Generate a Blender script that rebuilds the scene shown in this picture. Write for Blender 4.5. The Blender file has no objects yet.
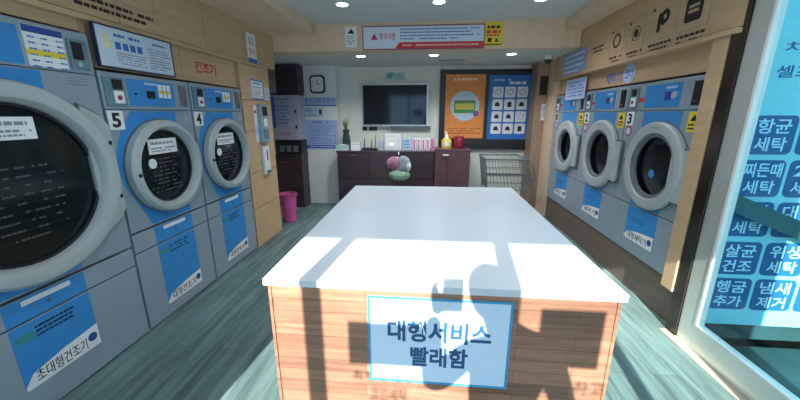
import bpy, bmesh, math, random
from math import sin, cos, pi, radians as R, sqrt, atan2
from mathutils import Vector, Matrix
S = bpy.context.scene
COL = S.collection
random.seed(4)

# ---------------------------------------------------------------- camera, sky, sun, exposure
cd = bpy.data.cameras.new('camera'); cam = bpy.data.objects.new('camera', cd); COL.objects.link(cam)
cd.sensor_fit = 'HORIZONTAL'; cd.sensor_width = 36; cd.lens = 36 * 331.8 / 800
cd.clip_start = .01; cd.clip_end = 100
yaw, pit = R(4.85), R(14.38)
fw = Vector((-sin(yaw)*cos(pit), cos(yaw)*cos(pit), -sin(pit)))
cam.rotation_euler = fw.to_track_quat('-Z', 'Y').to_euler()
cam.location = (0, 0, 1.5)
S.camera = cam
w = bpy.data.worlds.new('sky'); S.world = w; w.use_nodes = True
bg = w.node_tree.nodes['Background']
bg.inputs[0].default_value = (.42, .70, 1, 1); bg.inputs[1].default_value = 2.2
sl = bpy.data.lights.new('sun', 'SUN'); sun = bpy.data.objects.new('sun', sl); COL.objects.link(sun)
sl.energy = 17; sl.angle = R(.55); sl.color = (1, .95, .87)
sun.rotation_euler = Vector((.12, 1, -.545)).to_track_quat('-Z', 'Y').to_euler()
sun.location = (-1, -6, 5)
S.view_settings.view_transform = 'Standard'; S.view_settings.look = 'None'
S.view_settings.exposure = .12; S.view_settings.gamma = 1; S.view_settings.use_curve_mapping = False

# ---------------------------------------------------------------- materials
def mat(name, c, rough=.5, metal=0, var=.06, scale=9, emit=0, spec=.5):
    m = bpy.data.materials.new(name); m.use_nodes = True
    nt = m.node_tree; b = nt.nodes['Principled BSDF']
    tc = nt.nodes.new('ShaderNodeTexCoord'); n = nt.nodes.new('ShaderNodeTexNoise')
    n.inputs['Scale'].default_value = scale; n.inputs['Detail'].default_value = 4
    nt.links.new(tc.outputs['Object'], n.inputs['Vector'])
    r = nt.nodes.new('ShaderNodeValToRGB')
    r.color_ramp.elements[0].position = .3; r.color_ramp.elements[1].position = .7
    r.color_ramp.elements[0].color = (*[max(0, x*(1-var)) for x in c], 1)
    r.color_ramp.elements[1].color = (*[min(1, x*(1+var)) for x in c], 1)
    nt.links.new(n.outputs['Fac'], r.inputs[0]); nt.links.new(r.outputs[0], b.inputs['Base Color'])
    b.inputs['Roughness'].default_value = rough; b.inputs['Metallic'].default_value = metal
    b.inputs['Specular IOR Level'].default_value = spec
    if emit:
        b.inputs['Emission Color'].default_value = (*c, 1); b.inputs['Emission Strength'].default_value = emit
    return m

def grain_mat(name, c1, c2, stretch, rough=.5, scale=3.0, bump=0, planks=None, rot=None, dark=.55):
    """wood-like streaks; stretch = coordinate scale (small along the grain); planks=(w,h) adds boards"""
    m = bpy.data.materials.new(name); m.use_nodes = True
    nt = m.node_tree; L = nt.links.new; b = nt.nodes['Principled BSDF']
    tc = nt.nodes.new('ShaderNodeTexCoord'); mp = nt.nodes.new('ShaderNodeMapping')
    mp.inputs['Scale'].default_value = stretch
    L(tc.outputs['Object'], mp.inputs['Vector'])
    n = nt.nodes.new('ShaderNodeTexNoise'); n.inputs['Scale'].default_value = scale
    n.inputs['Detail'].default_value = 6; n.inputs['Roughness'].default_value = .62
    L(mp.outputs[0], n.inputs['Vector'])
    r = nt.nodes.new('ShaderNodeValToRGB')
    r.color_ramp.elements[0].position = .34; r.color_ramp.elements[1].position = .68
    r.color_ramp.elements[0].color = (*c1, 1); r.color_ramp.elements[1].color = (*c2, 1)
    L(n.outputs['Fac'], r.inputs[0]); out = r.outputs[0]
    if planks:
        mp2 = nt.nodes.new('ShaderNodeMapping')
        if rot: mp2.inputs['Rotation'].default_value = rot
        L(tc.outputs['Object'], mp2.inputs['Vector'])
        k = nt.nodes.new('ShaderNodeTexBrick')
        k.inputs['Scale'].default_value = 1; k.inputs['Brick Width'].default_value = planks[0]
        k.inputs['Row Height'].default_value = planks[1]; k.inputs['Mortar Size'].default_value = .0016
        k.inputs['Color1'].default_value = (dark, dark, dark, 1); k.inputs['Color2'].default_value = (1.15, 1.12, 1.1, 1)
        k.inputs['Mortar'].default_value = (.5, .48, .47, 1); k.offset = .37
        L(mp2.outputs[0], k.inputs['Vector'])
        mx = nt.nodes.new('ShaderNodeMix'); mx.data_type = 'RGBA'; mx.blend_type = 'MULTIPLY'
        mx.inputs[0].default_value = 1
        L(out, mx.inputs[6]); L(k.outputs['Color'], mx.inputs[7]); out = mx.outputs[2]
    L(out, b.inputs['Base Color']); b.inputs['Roughness'].default_value = rough
    return m

def glass_mat(name, tint, refl=.08):
    m = bpy.data.materials.new(name); m.use_nodes = True
    nt = m.node_tree; nt.nodes.remove(nt.nodes['Principled BSDF']); L = nt.links.new
    t = nt.nodes.new('ShaderNodeBsdfTransparent'); t.inputs[0].default_value = (*tint, 1)
    g = nt.nodes.new('ShaderNodeBsdfGlossy'); g.inputs['Roughness'].default_value = .02
    f = nt.nodes.new('ShaderNodeFresnel'); f.inputs[0].default_value = 1.45
    mx = nt.nodes.new('ShaderNodeMixShader')
    ge = nt.nodes.new('ShaderNodeNewGeometry'); mm = nt.nodes.new('ShaderNodeMath'); mm.operation = 'SUBTRACT'; mm.use_clamp = True
    L(f.outputs[0], mm.inputs[0]); L(ge.outputs['Backfacing'], mm.inputs[1])
    L(mm.outputs[0], mx.inputs[0]); L(t.outputs[0], mx.inputs[1]); L(g.outputs[0], mx.inputs[2])
    L(mx.outputs[0], nt.nodes['Material Output'].inputs[0])
    return m

WOOD = grain_mat('wood_panel', (.52, .345, .195), (.61, .415, .25), (1.2, 1.2, 9), .5, 3)
FASCIA = grain_mat('fascia_wood', (.68, .50, .35), (.76, .58, .43), (8, 1.2, 1.2), .5, 3)
FLOOR = grain_mat('vinyl_plank_floor', (.066, .112, .112), (.17, .285, .28), (9, .7, 1), .5, 2.2, planks=(1.3, .17), rot=(0, 0, pi/2), dark=.8)
COUNTERWOOD = grain_mat('plank_wood', (.215, .10, .062), (.365, .185, .115), (1.1, 1.1, 16), .45, 3, planks=(.62, .058), rot=(pi/2, 0, 0), dark=.62)
QUARTZ = mat('white_quartz', (.58, .64, .71), .3, var=.02, scale=40)
CREAM = mat('cream_paint', (.72, .74, .66), .7, var=.02)
WHITEP = mat('white_paint', (.74, .75, .74), .7, var=.02)
CEIL = mat('ceiling_paint', (.60, .64, .64), .8, var=.02)
GREY = mat('grey_enamel', (.32, .40, .475), .38, .25, var=.03)
GREYL = mat('light_grey_plastic', (.40, .45, .46), .4, var=.03)
GREYD = mat('dark_grey', (.13, .15, .16), .5)
BLUE = mat('blue_panel', (.035, .255, .62), .35, var=.04)
BLUED = mat('deep_blue', (.02, .07, .33), .4)
TEAL = mat('teal_grey_plastic', (.13, .23, .28), .4)
BLACK = mat('black_plastic', (.012, .013, .015), .35)
DARKGLASS = mat('dark_door_glass', (.006, .014, .014), .12, spec=.35)
PAPER = mat('white_paper', (.80, .82, .83), .6, var=.02)
PRINTW = mat('white_print', (.72, .75, .78), .6, var=.02)
BLUEPAPER = mat('pale_blue_paper', (.45, .58, .86), .6, var=.03)
SIGNBLUE = mat('sign_blue', (.05, .14, .55), .5)
PRINTK = mat('black_print', (.012, .012, .014), .6)
PRINTG = mat('grey_print', (.25, .27, .3), .6)
PRINTF = mat('faint_print', (.075, .085, .09), .6)
PRINTB = mat('blue_print', (.03, .16, .5), .6)
RED = mat('red_print', (.62, .04, .05), .5)
REDD = mat('dark_red', (.30, .025, .04), .5)
ORANGE = mat('orange_print', (.78, .27, .06), .55)
YELLOW = mat('yellow_print', (.82, .60, .04), .55)
GREEN = mat('green_print', (.10, .30, .08), .5)
STEEL = mat('brushed_steel', (.70, .73, .70), .36, .65, var=.06, scale=3)
CHROME = mat('chrome', (.75, .76, .77), .15, 1, var=.02)
DARKSTEEL = mat('mirror_dark_steel', (.09, .072, .062), .2, .8, var=.04, scale=3)
DARKWOOD = grain_mat('dark_wood', (.028, .016, .022), (.055, .034, .042), (1.2, 1.2, 8), .4, 3)
PLUM = grain_mat('plum_brown_wood', (.085, .038, .048), (.13, .062, .072), (8, 8, 1.2), .4, 3)
PINK = mat('pink_plastic', (.62, .10, .32), .4)
LAMP = mat('lamp_diffuser', (1, .98, .95), .5, emit=9, var=0)
FILMC = mat('cyan_film', (.22, .62, .70), .6, var=.03)
STICKB = mat('sticker_blue', (.004, .095, .26), .6, var=.03)
STICKW = mat('sticker_lettering', (.42, .74, .85), .6, var=.03)
WGLASS = glass_mat('window_glass', (.97, .985, .98))
TGLASS = glass_mat('tinted_door_glass', (.80, .93, .92))
DRUMGLASS = glass_mat('washer_glass', (.72, .75, .76))
PAVE = mat('pavement', (.32, .32, .31), .9, var=.1, scale=4)
DARKPAVE = mat('dark_teal_paving', (.012, .05, .055), .6, var=.2, scale=4)

# ---------------------------------------------------------------- mesh helpers
class MB:
    def __init__(self): self.bm = bmesh.new()
    def box(self, x0, x1, y0, y1, z0, z1, bev=0, seg=2):
        b = bmesh.new(); bmesh.ops.create_cube(b, size=1)
        for v in b.verts:
            v.co = Vector(((x0+x1)/2 + v.co.x*(x1-x0), (y0+y1)/2 + v.co.y*(y1-y0), (z0+z1)/2 + v.co.z*(z1-z0)))
        if bev: bmesh.ops.bevel(b, geom=b.edges[:], offset=bev, segments=seg, affect='EDGES', profile=.5)
        self._add(b); return self
    def _add(self, b, M=None):
        if M is not None: bmesh.ops.transform(b, matrix=M, verts=b.verts)
        t = bpy.data.meshes.new('t'); b.to_mesh(t); b.free(); self.bm.from_mesh(t); bpy.data.meshes.remove(t)
    def cone(self, p0, p1, r0, r1, seg=20):
        p0, p1 = Vector(p0), Vector(p1); d = p1-p0
        b = bmesh.new(); bmesh.ops.create_cone(b, cap_ends=True, segments=seg, radius1=r0, radius2=r1, depth=d.length)
        self._add(b, Matrix.Translation((p0+p1)/2) @ d.to_track_quat('Z', 'Y').to_matrix().to_4x4()); return self
    def cyl(self, p0, p1, r, seg=16): return self.cone(p0, p1, r, r, seg)
    def tube(self, pts, r, seg=8):
        for a, b in zip(pts, pts[1:]): self.cyl(a, b, r, seg)
        for p in pts[1:-1]: self.ball(p, (r, r, r), 8, 6)
        return self
    def ball(self, c, rad, u=16, v=10):
        b = bmesh.new(); bmesh.ops.create_uvsphere(b, u_segments=u, v_segments=v, radius=1)
        self._add(b, Matrix.Translation(c) @ Matrix.Diagonal((*rad, 1))); return self
    def prism(self, poly, y0, y1):
        """polygon in x,z extruded from y0 (front) to y1"""
        f = [self.bm.verts.new((x, y0, z)) for x, z in poly]; k = [self.bm.verts.new((x, y1, z)) for x, z in poly]
        n = len(poly); self.bm.faces.new(f); self.bm.faces.new(k[::-1])
        for i in range(n): self.bm.faces.new((f[i], k[i], k[(i+1) % n], f[(i+1) % n]))
        return self
    def hprism(self, poly, z0, z1):
        f = [self.bm.verts.new((x, y, z0)) for x, y in poly]; k = [self.bm.verts.new((x, y, z1)) for x, y in poly]
        n = len(poly); self.bm.faces.new(f[::-1]); self.bm.faces.new(k)
        for i in range(n): self.bm.faces.new((f[i], f[(i+1) % n], k[(i+1) % n], k[i]))
        return self
    def lathe(self, c, prof, seg=48, axis='-Y'):
        """prof = (radius, distance along axis) list; axis -Y comes towards the viewer"""
        rings = []
        for r, d in prof:
            ring = []
            if r < 1e-6:
                ring = [self.bm.verts.new(self._ax(c, 0, 0, d, axis))]
            else:
                for i in range(seg):
                    a = 2*pi*i/seg; ring.append(self.bm.verts.new(self._ax(c, r*cos(a), r*sin(a), d, axis)))
            rings.append(ring)
        for A, B in zip(rings, rings[1:]):
            for i in range(seg):
                j = (i+1) % seg
                q = [A[i % len(A)], A[j % len(A)], B[j % len(B)], B[i % len(B)]]
                u = []
                [u.append(v) for v in q if v not in u]
                if len(u) > 2: self.bm.faces.new(u)
        return self
    @staticmethod
    def _ax(c, a, b, d, axis):
        if axis == '-Y': return (c[0]+a, c[1]-d, c[2]+b)
        return (c[0]+a, c[1]+b, c[2]+d)
    def ringplate(self, poly, c, r, y0, y1, seg=64):
        """plate whose outline is poly (x,z, star shaped about c) with a round hole"""
        angs = [2*pi*i/seg for i in range(seg)] + [atan2(z-c[1], x-c[0]) % (2*pi) for x, z in poly]
        angs = sorted(set(round(a, 5) for a in angs)); F = []; I = []
        for a in angs:
            d = (cos(a), sin(a)); best = None
            for (x0, z0), (x1, z1) in zip(poly, poly[1:]+poly[:1]):
                ex, ez = x1-x0, z1-z0; den = d[0]*ez - d[1]*ex
                if abs(den) < 1e-9: continue
                t = ((x0-c[0])*ez - (z0-c[1])*ex)/den; s = ((x0-c[0])*d[1] - (z0-c[1])*d[0])/den
                if t > 0 and -1e-4 <= s <= 1.0001 and (best is None or t > best): best = t
            best = max(best or r, r+.001)
            F.append((c[0]+d[0]*best, c[1]+d[1]*best)); I.append((c[0]+d[0]*r, c[1]+d[1]*r))
        n = len(angs); nv = self.bm.verts.new
        fo = [nv((x, y0, z)) for x, z in F]; fi = [nv((x, y0, z)) for x, z in I]
        bo = [nv((x, y1, z)) for x, z in F]; bi = [nv((x, y1, z)) for x, z in I]
        for i in range(n):
            j = (i+1) % n
            for q in ((fo[i], fo[j], fi[j], fi[i]), (bo[j], bo[i], bi[i], bi[j]), (fo[j], fo[i], bo[i], bo[j]), (fi[i], fi[j], bi[j], bi[i])):
                self.bm.faces.new(q)
        return self
    def build(self, name, m, parent=None, smooth=False):
        bmesh.ops.recalc_face_normals(self.bm, faces=self.bm.faces[:])
        me = bpy.data.meshes.new(name); self.bm.to_mesh(me); self.bm.free()
        me.materials.append(m)
        if smooth:
            me.polygons.foreach_set('use_smooth', [True]*len(me.polygons))
            try: me.set_sharp_from_angle(angle=R(35))
            except Exception: pass
        o = bpy.data.objects.new(name, me); COL.objects.link(o)
        if parent is not None: o.parent = parent
        return o
def B(name, m, parent, *a, bev=0): return MB().box(*a, bev=bev).build(name, m, parent)

def thing(name, label, cat, loc=(0, 0, 0), rz=0, group=None):
    o = bpy.data.objects.new(name, None); COL.objects.link(o); o.location = loc; o.rotation_euler = (0, 0, rz)
    o.empty_display_size = .1
    o['label'] = label; o['category'] = cat
    if group: o['group'] = group
    return o
def tag(o, label, cat, group=None):
    o['label'] = label; o['category'] = cat
    if group: o['group'] = group
    return o
def struct(o): o['kind'] = 'structure'; return o
def SB(name, m, *a, bev=0): return struct(B(name, m, None, *a, bev=bev))
LEFT, RIGHT = pi/2, -pi/2        # things on the left wall face +X, on the right wall face -X

def text(s, m, parent, x0, x1, z0, z1, y, name='lettering', th=.0012, bold=0):
    """writing on a local x/z face looking to -Y, fitted to the box"""
    c = bpy.data.curves.new('t', 'FONT'); c.body = s; c.align_x = 'CENTER'; c.extrude = .02; c.offset = bold; c.space_line = .95
    c.resolution_u = 3
    o = bpy.data.objects.new('t', c); COL.objects.link(o); bpy.context.view_layer.update()
    me = bpy.data.meshes.new_from_object(o.evaluated_get(bpy.context.evaluated_depsgraph_get()))
    bpy.data.objects.remove(o); bpy.data.curves.remove(c)
    X = [v.co.x for v in me.vertices]; Y = [v.co.y for v in me.vertices]
    a, b, e, f = min(X), max(X), min(Y), max(Y)
    for v in me.vertices:
        v.co = Vector((x0+(v.co.x-a)/(b-a)*(x1-x0), y - (th if v.co.z > 0 else 0), z0+(v.co.y-e)/(f-e)*(z1-z0)))
    me.name = name; me.materials.clear(); me.materials.append(m)
    q = bpy.data.objects.new(name, me); COL.objects.link(q)
    if parent is not None: q.parent = parent
    return q

def dashes(mb, x0, x1, z, h, y, rnd, fill=.8, th=.001, word=2.6):
    """a line of small print too small to read: one short stroke block per word"""
    x = x0; mb.box(x0, x1, y-th*.4, y, z-.0003, z+.0003)
    while x < x1:
        wd = h*rnd.uniform(.8, word)
        if rnd.random() < fill: mb.box(x, min(x+wd, x1), y-th, y, z-h/2, z+h/2)
        x += wd + h*rnd.uniform(.35, .6)
    return mb
def small_print(m, parent, x0, x1, z0, z1, n, y, seed, name='small_print', fill=.85, hh=.45):
    rnd = random.Random(seed); mb = MB(); dz = (z1-z0)/n
    for i in range(n): dashes(mb, x0, x1 - (rnd.random()*.3*(x1-x0) if i % 2 else 0), z1-(i+.5)*dz, dz*hh, y, rnd, fill)
    return mb.build(name, m, parent)
def frame_mb(x0, x1, z0, z1, t, y0, y1):
    mb = MB(); mb.box(x0, x1, y0, y1, z0, z0+t); mb.box(x0, x1, y0, y1, z1-t, z1)
    mb.box(x0, x0+t, y0, y1, z0+t, z1-t); mb.box(x1-t, x1, y0, y1, z0+t, z1-t); return mb
def rrect(x0, x1, z0, z1, r, n=5):
    p = []
    for cx, cz, a in ((x1-r, z1-r, 0), (x0+r, z1-r, pi/2), (x0+r, z0+r, pi), (x1-r, z0+r, 3*pi/2)):
        p += [(cx+r*cos(a+pi/2*i/n), cz+r*sin(a+pi/2*i/n)) for i in range(n+1)]
    return p

# ---------------------------------------------------------------- the setting
XL, XR = -1.95, 1.72
ZF, ZR = 2.567, 2.257            # front and rear ceilings
YB, YS = 5.7, -.6                # back wall, storefront plane
struct(MB().hprism([(-2.85, YS-.1), (1.80, YS-.1), (1.80, 2.18), (2.75, 2.18), (2.75, YB+.1), (-2.85, YB+.1)], -.1, 0).build('floor', FLOOR, None))
struct(MB().hprism([(1.71, .6), (1.754, .6), (1.754, 2.17), (1.74, 2.17), (1.735, 2.25), (1.69, 2.25)], 0, .006).build('trim_1', mat('threshold_strip', (.42, .40, .33), .6), None))
struct(MB().hprism([(-2.85, YS-.1), (1.90, YS-.1), (1.90, 2.18), (2.75, 2.18), (2.75, 4.5), (-2.85, 4.5)], ZF, ZF+.1).build('ceiling', CEIL, None))
struct(MB().box(-2.85, 2.75, 4.5, YB+.1, ZR, ZF+.1).build('ceiling', CEIL, None))
SB('wall_back', CREAM, -2.85, 2.75, YB, YB+.1, 0, ZR)
SB('wall_left', WHITEP, -2.9, -2.8, YS-.1, YB, 0, ZF)
SB('wall_right', WHITEP, 2.65, 2.75, 2.3, YB, 0, ZF)
# beam (wood fascia) between the two ceilings
SB('trim_2', FASCIA, -2.8, XR, 4.318, 4.5, ZR, ZF)
# left bulkhead over the dryers: upper panels with seams, lower ledge, recess board
mb = MB()
ys = [YS, .1, .95, 2.143, 2.98, 3.62, 4.318]
for a, b in zip(ys, ys[1:]): mb.box(-2.8, XL, a+.0025, b-.0025, 2.055, ZF-.13)
mb.box(-2.8, XL, YS, 4.318, ZF-.13, ZF)
struct(mb.build('wall_left_panels', WOOD, None))
SB('trim_3', WOOD, -2.8, XL+.012, YS, 3.49, 2.02, 2.05, bev=.003)
mb = MB()
for a, b in ((YS, 1.9), (1.9, 2.68), (2.68, 3.06), (3.06, 3.452)): mb.box(-2.8, XL-.035, a+.002, b-.002, 1.96 if a < 1.8 else 1.775, 2.02)
struct(mb.build('wall_left_recess', WOOD, None))
mb = MB()
for a, b in ((0, .45), (.455, .86), (.865, 1.32), (1.325, 1.655), (1.66, 2.02), (2.025, 2.052)): mb.box(-2.8, XL, 3.465, 4.11, a, b)
struct(mb.build('wall_left_pier', WOOD, None))
mb = MB().box(XL, -1.41, YS, 4.318, 2.435, ZF); struct(mb.build('trim_4', FASCIA, None))
# white column and the niche beside it
SB('wall_back_column', WHITEP, -2.06, -1.50, 5.5, YB, 0, ZR)
# right side: fascia, recess board, trim frame, plinth, soffit
mb = MB()
for a, b in ((2.2, 3.1), (3.1, 4.318), (4.318, 5.05)): mb.box(XR, 2.65, a+.002, b-.002, 1.985, ZF if b < 4.4 else ZR)
struct(mb.build('wall_right_panels', WOOD, None))
SB('trim_5', WOOD, XR-.012, 2.65, 2.2, 5.05, 1.95, 1.98, bev=.003)
SB('wall_right_recess', WOOD, 1.80, 2.65, 2.395, 5.03, 1.775, 1.95)
SB('trim_6', WOOD, 1.735, 2.65, 2.27, 2.385, .285, 1.95, bev=.004)
SB('trim_7', FASCIA, 1.74, 2.65, 5.03, 5.345, .0, ZR)
SB('wall_right_plinth', grain_mat('plinth_wood', (.125, .092, .072), (.175, .13, .10), (1.2, 1.2, 9), .55), 1.80, 2.65, 2.27, 5.03, 0, .284); SB('trim_13', bpy.data.materials['plinth_wood'], 1.80, 2.65, 2.386, 5.028, .285, .31)
struct(MB().box(1.535, XR, YS, 4.318, 2.435, ZF).build('trim_8', FASCIA, None))
SB('wall_right_rear', grain_mat('rear_wood', (.30, .20, .13), (.36, .25, .165), (8, 8, 1.2), .5), 1.585, 2.65, 5.35, YB, 0, ZR)
SB('wall_right_jamb', DARKSTEEL, 1.745, 1.95, 2.175, 2.265, 0, ZF)
# side glazing on the right: steel frame, clear tinted pane
mb = MB(); mb.box(1.755, 1.795, 2.05, 2.172, 0, ZF, .004); mb.box(1.755, 1.795, .9, 2.05, 0, .165, .004); mb.box(1.755, 1.795, .9, 2.05, ZF-.1, ZF, .004); mb.box(1.755, 1.795, .82, .9, 0, ZF)
fr = struct(mb.build('window_1', STEEL, None))
mb = frame_mb(.9, 2.05, .165, ZF-.1, .016, 1.752, 1.80)
bd = mb.build('window_bead', mat('bead_white', (.72, .76, .74), .35), fr); bd.data.transform(Matrix(((0, 1, 0, 0), (1, 0, 0, 0), (0, 0, 1, 0), (0, 0, 0, 1)))); bd.data.flip_normals()
B('window_pane', TGLASS, fr, 1.772, 1.778, .9, 2.05, .165, ZF-.1)
SB('wall_right_near', WHITEP, 1.755, 1.9, YS, .82, 0, ZF)
# storefront behind the camera
SB('wall_front', WHITEP, -2.85, -1.35, YS-.1, YS, 0, ZF)
SB('wall_front_header', WHITEP, -1.35, 1.44, YS-.1, YS, 2.135, ZF)
SB('wall_front_pier', WHITEP, 1.44, 1.9, YS-.1, YS, 0, ZF)
for n, (xa, xb) in enumerate(((-1.35, -.735), (-.655, .075), (.148, .905), (.985, 1.44))):
    o = struct(MB().box(xa, xb, YS-.055, YS-.047, 0, 2.135).build('window_%d' % (n+2), WGLASS, None))
for n, x in enumerate((-.695, .1115, .945)):
    SB('trim_%d' % (n+9), STEEL, x-.04, x+.037, YS-.085, YS-.02, 0, 2.135)
SB('ground', PAVE, -12, 1.80, -14, YS-.1, -.16, -.06)
SB('ground_side', DARKPAVE, 1.80, 8, -14, 2.3, -.16, -.06)
SB('wall_outside', DARKPAVE, 1.955, 8, 2.18, 2.30, -.06, 3.2)

# ---------------------------------------------------------------- lamps
def downlight(x, y, z, label, e=34):
    t = thing('downlight', label, 'ceiling light', (x, y, z))
    MB().lathe((0, 0, 0), [(.055, -.004), (.072, -.006), (.075, -.001), (.075, 0), (.0, 0)], 32, 'Z').build('trim_ring', WHITEP, t, True)
    MB().lathe((0, 0, -.003), [(0, -.003), (.056, -.003), (.056, 0), (0, 0)], 32, 'Z').build('diffuser', LAMP, t)
    l = bpy.data.lights.new('downlight_glow', 'SPOT'); l.energy = e; l.spot_size = R(140); l.spot_blend = .8; l.shadow_soft_size = .05; l.color = (.95, .97, 1)
    lo = bpy.data.objects.new('downlight_glow', l); COL.objects.link(lo); lo.parent = t; lo.location = (0, 0, -.02)
for x, n in ((-.885, 'left'), (.073, 'middle'), (1.036, 'right')):
    downlight(x, 3.62, ZF, 'round white downlight in the front ceiling, %s one of three in view' % n)
for x, n in ((-.919, 'left'), (.047, 'middle'), (1.035, 'right')):
    downlight(x, 4.68, ZR, 'round white downlight in the low rear ceiling, %s one of three' % n, 55)
for x, n in ((-.885, 'left'), (.073, 'middle'), (1.036, 'right')):
    downlight(x, 1.7, ZF, 'round white downlight overhead near the entrance, %s one of three' % n)
t = thing('ceiling_vent', 'long dark slotted vent in the rear ceiling beside the middle downlight', 'vent', (.31, 5.13, ZR))
B('backing', GREYD, t, -.18, .18, -.035, .035, -.006, 0)
mb = MB(); [mb.box(-.17, .17, -.03+k*.016, -.022+k*.016, -.009, -.006) for k in range(4)]; mb.build('slats', GREY, t)
t = thing('dome_camera', 'small white and black ceiling camera in the far right corner', 'camera', (1.55, 4.85, ZR))
MB().cyl((0, 0, 0), (0, 0, -.05), .05).build('base', WHITEP, t, True)
MB().ball((0, 0, -.055), (.045, .045, .05)).build('lens_dome', BLACK, t, True)

# ---------------------------------------------------------------- dryers and washers
def machine(name, label, cat, loc, rz, W, H, zp, z1, z2, cz, Rr, Rg, kind, dx=0, *, z0=0, num=None, bandz=None, name_text=None, seed=1, big=False):
    """loc = front centre on the floor; zp bottom of control strip, z1/z2 drawer gaps"""
    t = thing(name, label, cat, loc, rz); h = W/2; rnd = random.Random(seed)
    # shell with an open front
    mb = MB(); D = .80
    mb.box(-h, h, D-.02, D, z0, H); mb.box(-h, -h+.015, .02, D-.02, z0, H); mb.box(h-.015, h, .02, D-.02, z0, H)
    mb.box(-h+.015, h-.015, .02, D-.02, H-.015, H); mb.box(-h+.015, h-.015, .02, D-.02, z0, z0+.02)
    mb.build('cabinet', GREY, t)
    g = .004
    f = MB().ringplate([(-h+.002, z1+g), (h-.002, z1+g), (h-.002, zp-g), (-h+.002, zp-g)], (dx, cz), Rg+.012, 0, .022).build('front_panel', GREY, t)
    B('control_strip', GREY, t, -h+.002, h-.002, -.004, .03, zp, H-.002, bev=.006)
    if z2:
        B('drawer_front', GREY, t, -h+.002, h-.002, .0, .03, z2+g, z1-.012, bev=.004)
        B('lower_panel', GREY, t, -h+.002, h-.002, 0, .03, z0+.012, z2-g, bev=.004)
    else:
        B('lower_panel', GREY, t, -h+.002, h-.002, 0, .03, z0+.012, z1-g, bev=.004)
    # blue band: fan behind the door, then down the lower panels
    bw = .19
    fan = [(-bw, z1+.012)]
    lx = h-.008 if kind == 'dryer' and not big else bw
    if lx > bw: fan = [(bw, z1+.012), (bw, zp-.01), (-bw-.01, zp-.01)] + [(-bw-(lx-bw)*sin(k*pi/8)**.7, zp-.02-(zp-z1-.1)*k/8*.95) for k in range(1, 8)] + [(-bw, z1+.012)]
    else: fan = [(bw, z1+.012), (bw+.04, zp-.01), (-bw-.02, zp-.01), (-bw, z1+.012)]
    bx = dx*.4
    MB().ringplate([(a+bx, b) for a, b in fan], (dx, cz), Rg+.014, -.0025, -.0002).build('blue_band', BLUE, t)
    bz = bandz if bandz else (z0+.12)
    if z2:
        B('blue_band', BLUE, t, -bw, bw, -.0025, -.0002, z2+g+.004, z1-.016)
        B('blue_band', BLUE, t, -bw, bw, -.0025, -.0002, bz, z2-g-.004)
    else:
        B('blue_band', BLUE, t, -bw+bx, bw+bx, -.0025, -.0002, bz, z1-g-.004)
    # name label: white swoosh with lettering
    s = 1.15 if big else 1
    lab = MB().prism([(-bw, bz-.02), (bw, bz-.02), (bw, bz+.095*s), (.0, bz+.075*s), (-bw+.04, bz+.045*s), (-bw, bz+.0)], -.0042, -.0027).build('name_label', PAPER, t); lab.location.x = bx
    if name_text: text(name_text, PRINTK, lab, -bw+.05, bw-.075, bz-.005, bz+.055*s, -.0043)
    MB().lathe((bw-.038, -.0043, bz+.04*s), [(0, 0), (.026, 0), (.026, .001), (0, .001)], 20).build('emblem', BLUED, lab)
    # door: ring, bezel, glass
    d = MB().lathe((0, 0, cz), [(Rr, -.003), (Rr, .055), (Rr-.015, .075), (Rr-.045, .082), (Rg+.02, .074), (Rg+.004, .05), (Rg, .03), (Rg, -.02), (Rg+.01, -.02)], 64).build('door', GREYL, t, True)
    d.location.x = dx
    MB().lathe((0, 0, cz), [(Rr+.007, -.003), (Rr+.007, .012), (Rr-.01, .012)], 64).build('door_shadow_ring', GREYD, d, True)  # dark ring imitates the shadow outline around the door
    if big:
        MB().prism([(.36, cz-.36), (.47, cz-.30), (.512, cz-.24), (.512, cz+.26), (.47, cz+.32), (.36, cz+.38)], -.03, -.014).build('hinge_flange', GREYL, d)
        MB().prism([(.36, cz-.375), (.475, cz-.312), (.517, cz-.245), (.517, cz+.265), (.475, cz+.332), (.36, cz+.395)], -.014, -.003).build('flange_gap', GREYD, d)
    if kind == 'washer': d.scale = (1, .6, 1)
    if kind == 'dryer':
        MB().lathe((0, 0, cz), [(Rg+.003, .004), (Rg*.8, .010), (Rg*.4, .014), (0, .016)], 64).build('door_glass', DARKGLASS, d, True)
        MB().lathe((0, 0, cz), [(Rg-.001, .012), (Rg-.001, .022), (Rg-.014, .018), (Rg-.014, .006)], 64).build('gasket', BLACK, d, True)
        sx = Rg*.86
        # printed white lines on the glass
        q = MB()
        for k in range(9):
            zz = cz + Rg*(.22-.11*k); ww = Rg*(.62 if k % 3 else .5)
            if zz < cz-Rg*.72: break
            dashes(q, -ww, ww*(.5+.5*rnd.random()), zz, .009, -.0175, rnd, .6)
        q.build('printed_notice', PRINTF, d)
        nh = cz+Rg*.36 if not big else cz+.215
        nt = B('notice_label', PAPER, d, -.135, .13, -.0205, -.0175, nh, nh+.105)
        q = MB(); dashes(q, -.11, .10, nh+.075, .018, -.0205, rnd, .9); dashes(q, -.11, .11, nh+.04, .012, -.0205, rnd, .9); dashes(q, -.11, .08, nh+.02, .010, -.0205, rnd)
        q.build('notice_print', PRINTG, nt)
        MB().lathe((-.12, -.0175, cz+Rg*.12), [(0, 0), (.035, 0), (.035, .002), (0, .002)], 20).build('round_sticker', PAPER, d)
        # hinge rail at the right of the door and latch at the left
        hx = min(Rr+.025, h-.02)
        hg = MB().box(hx-.008, hx+.004, -.022, 0, cz-.16, cz+.16, .003).box(hx-.018, hx+.008, -.03, 0, cz+.15, cz+.18, .003).box(hx-.018, hx+.008, -.03, 0, cz-.18, cz-.15, .003)
        hg.build('hinge_rail', GREYD, t)
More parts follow.
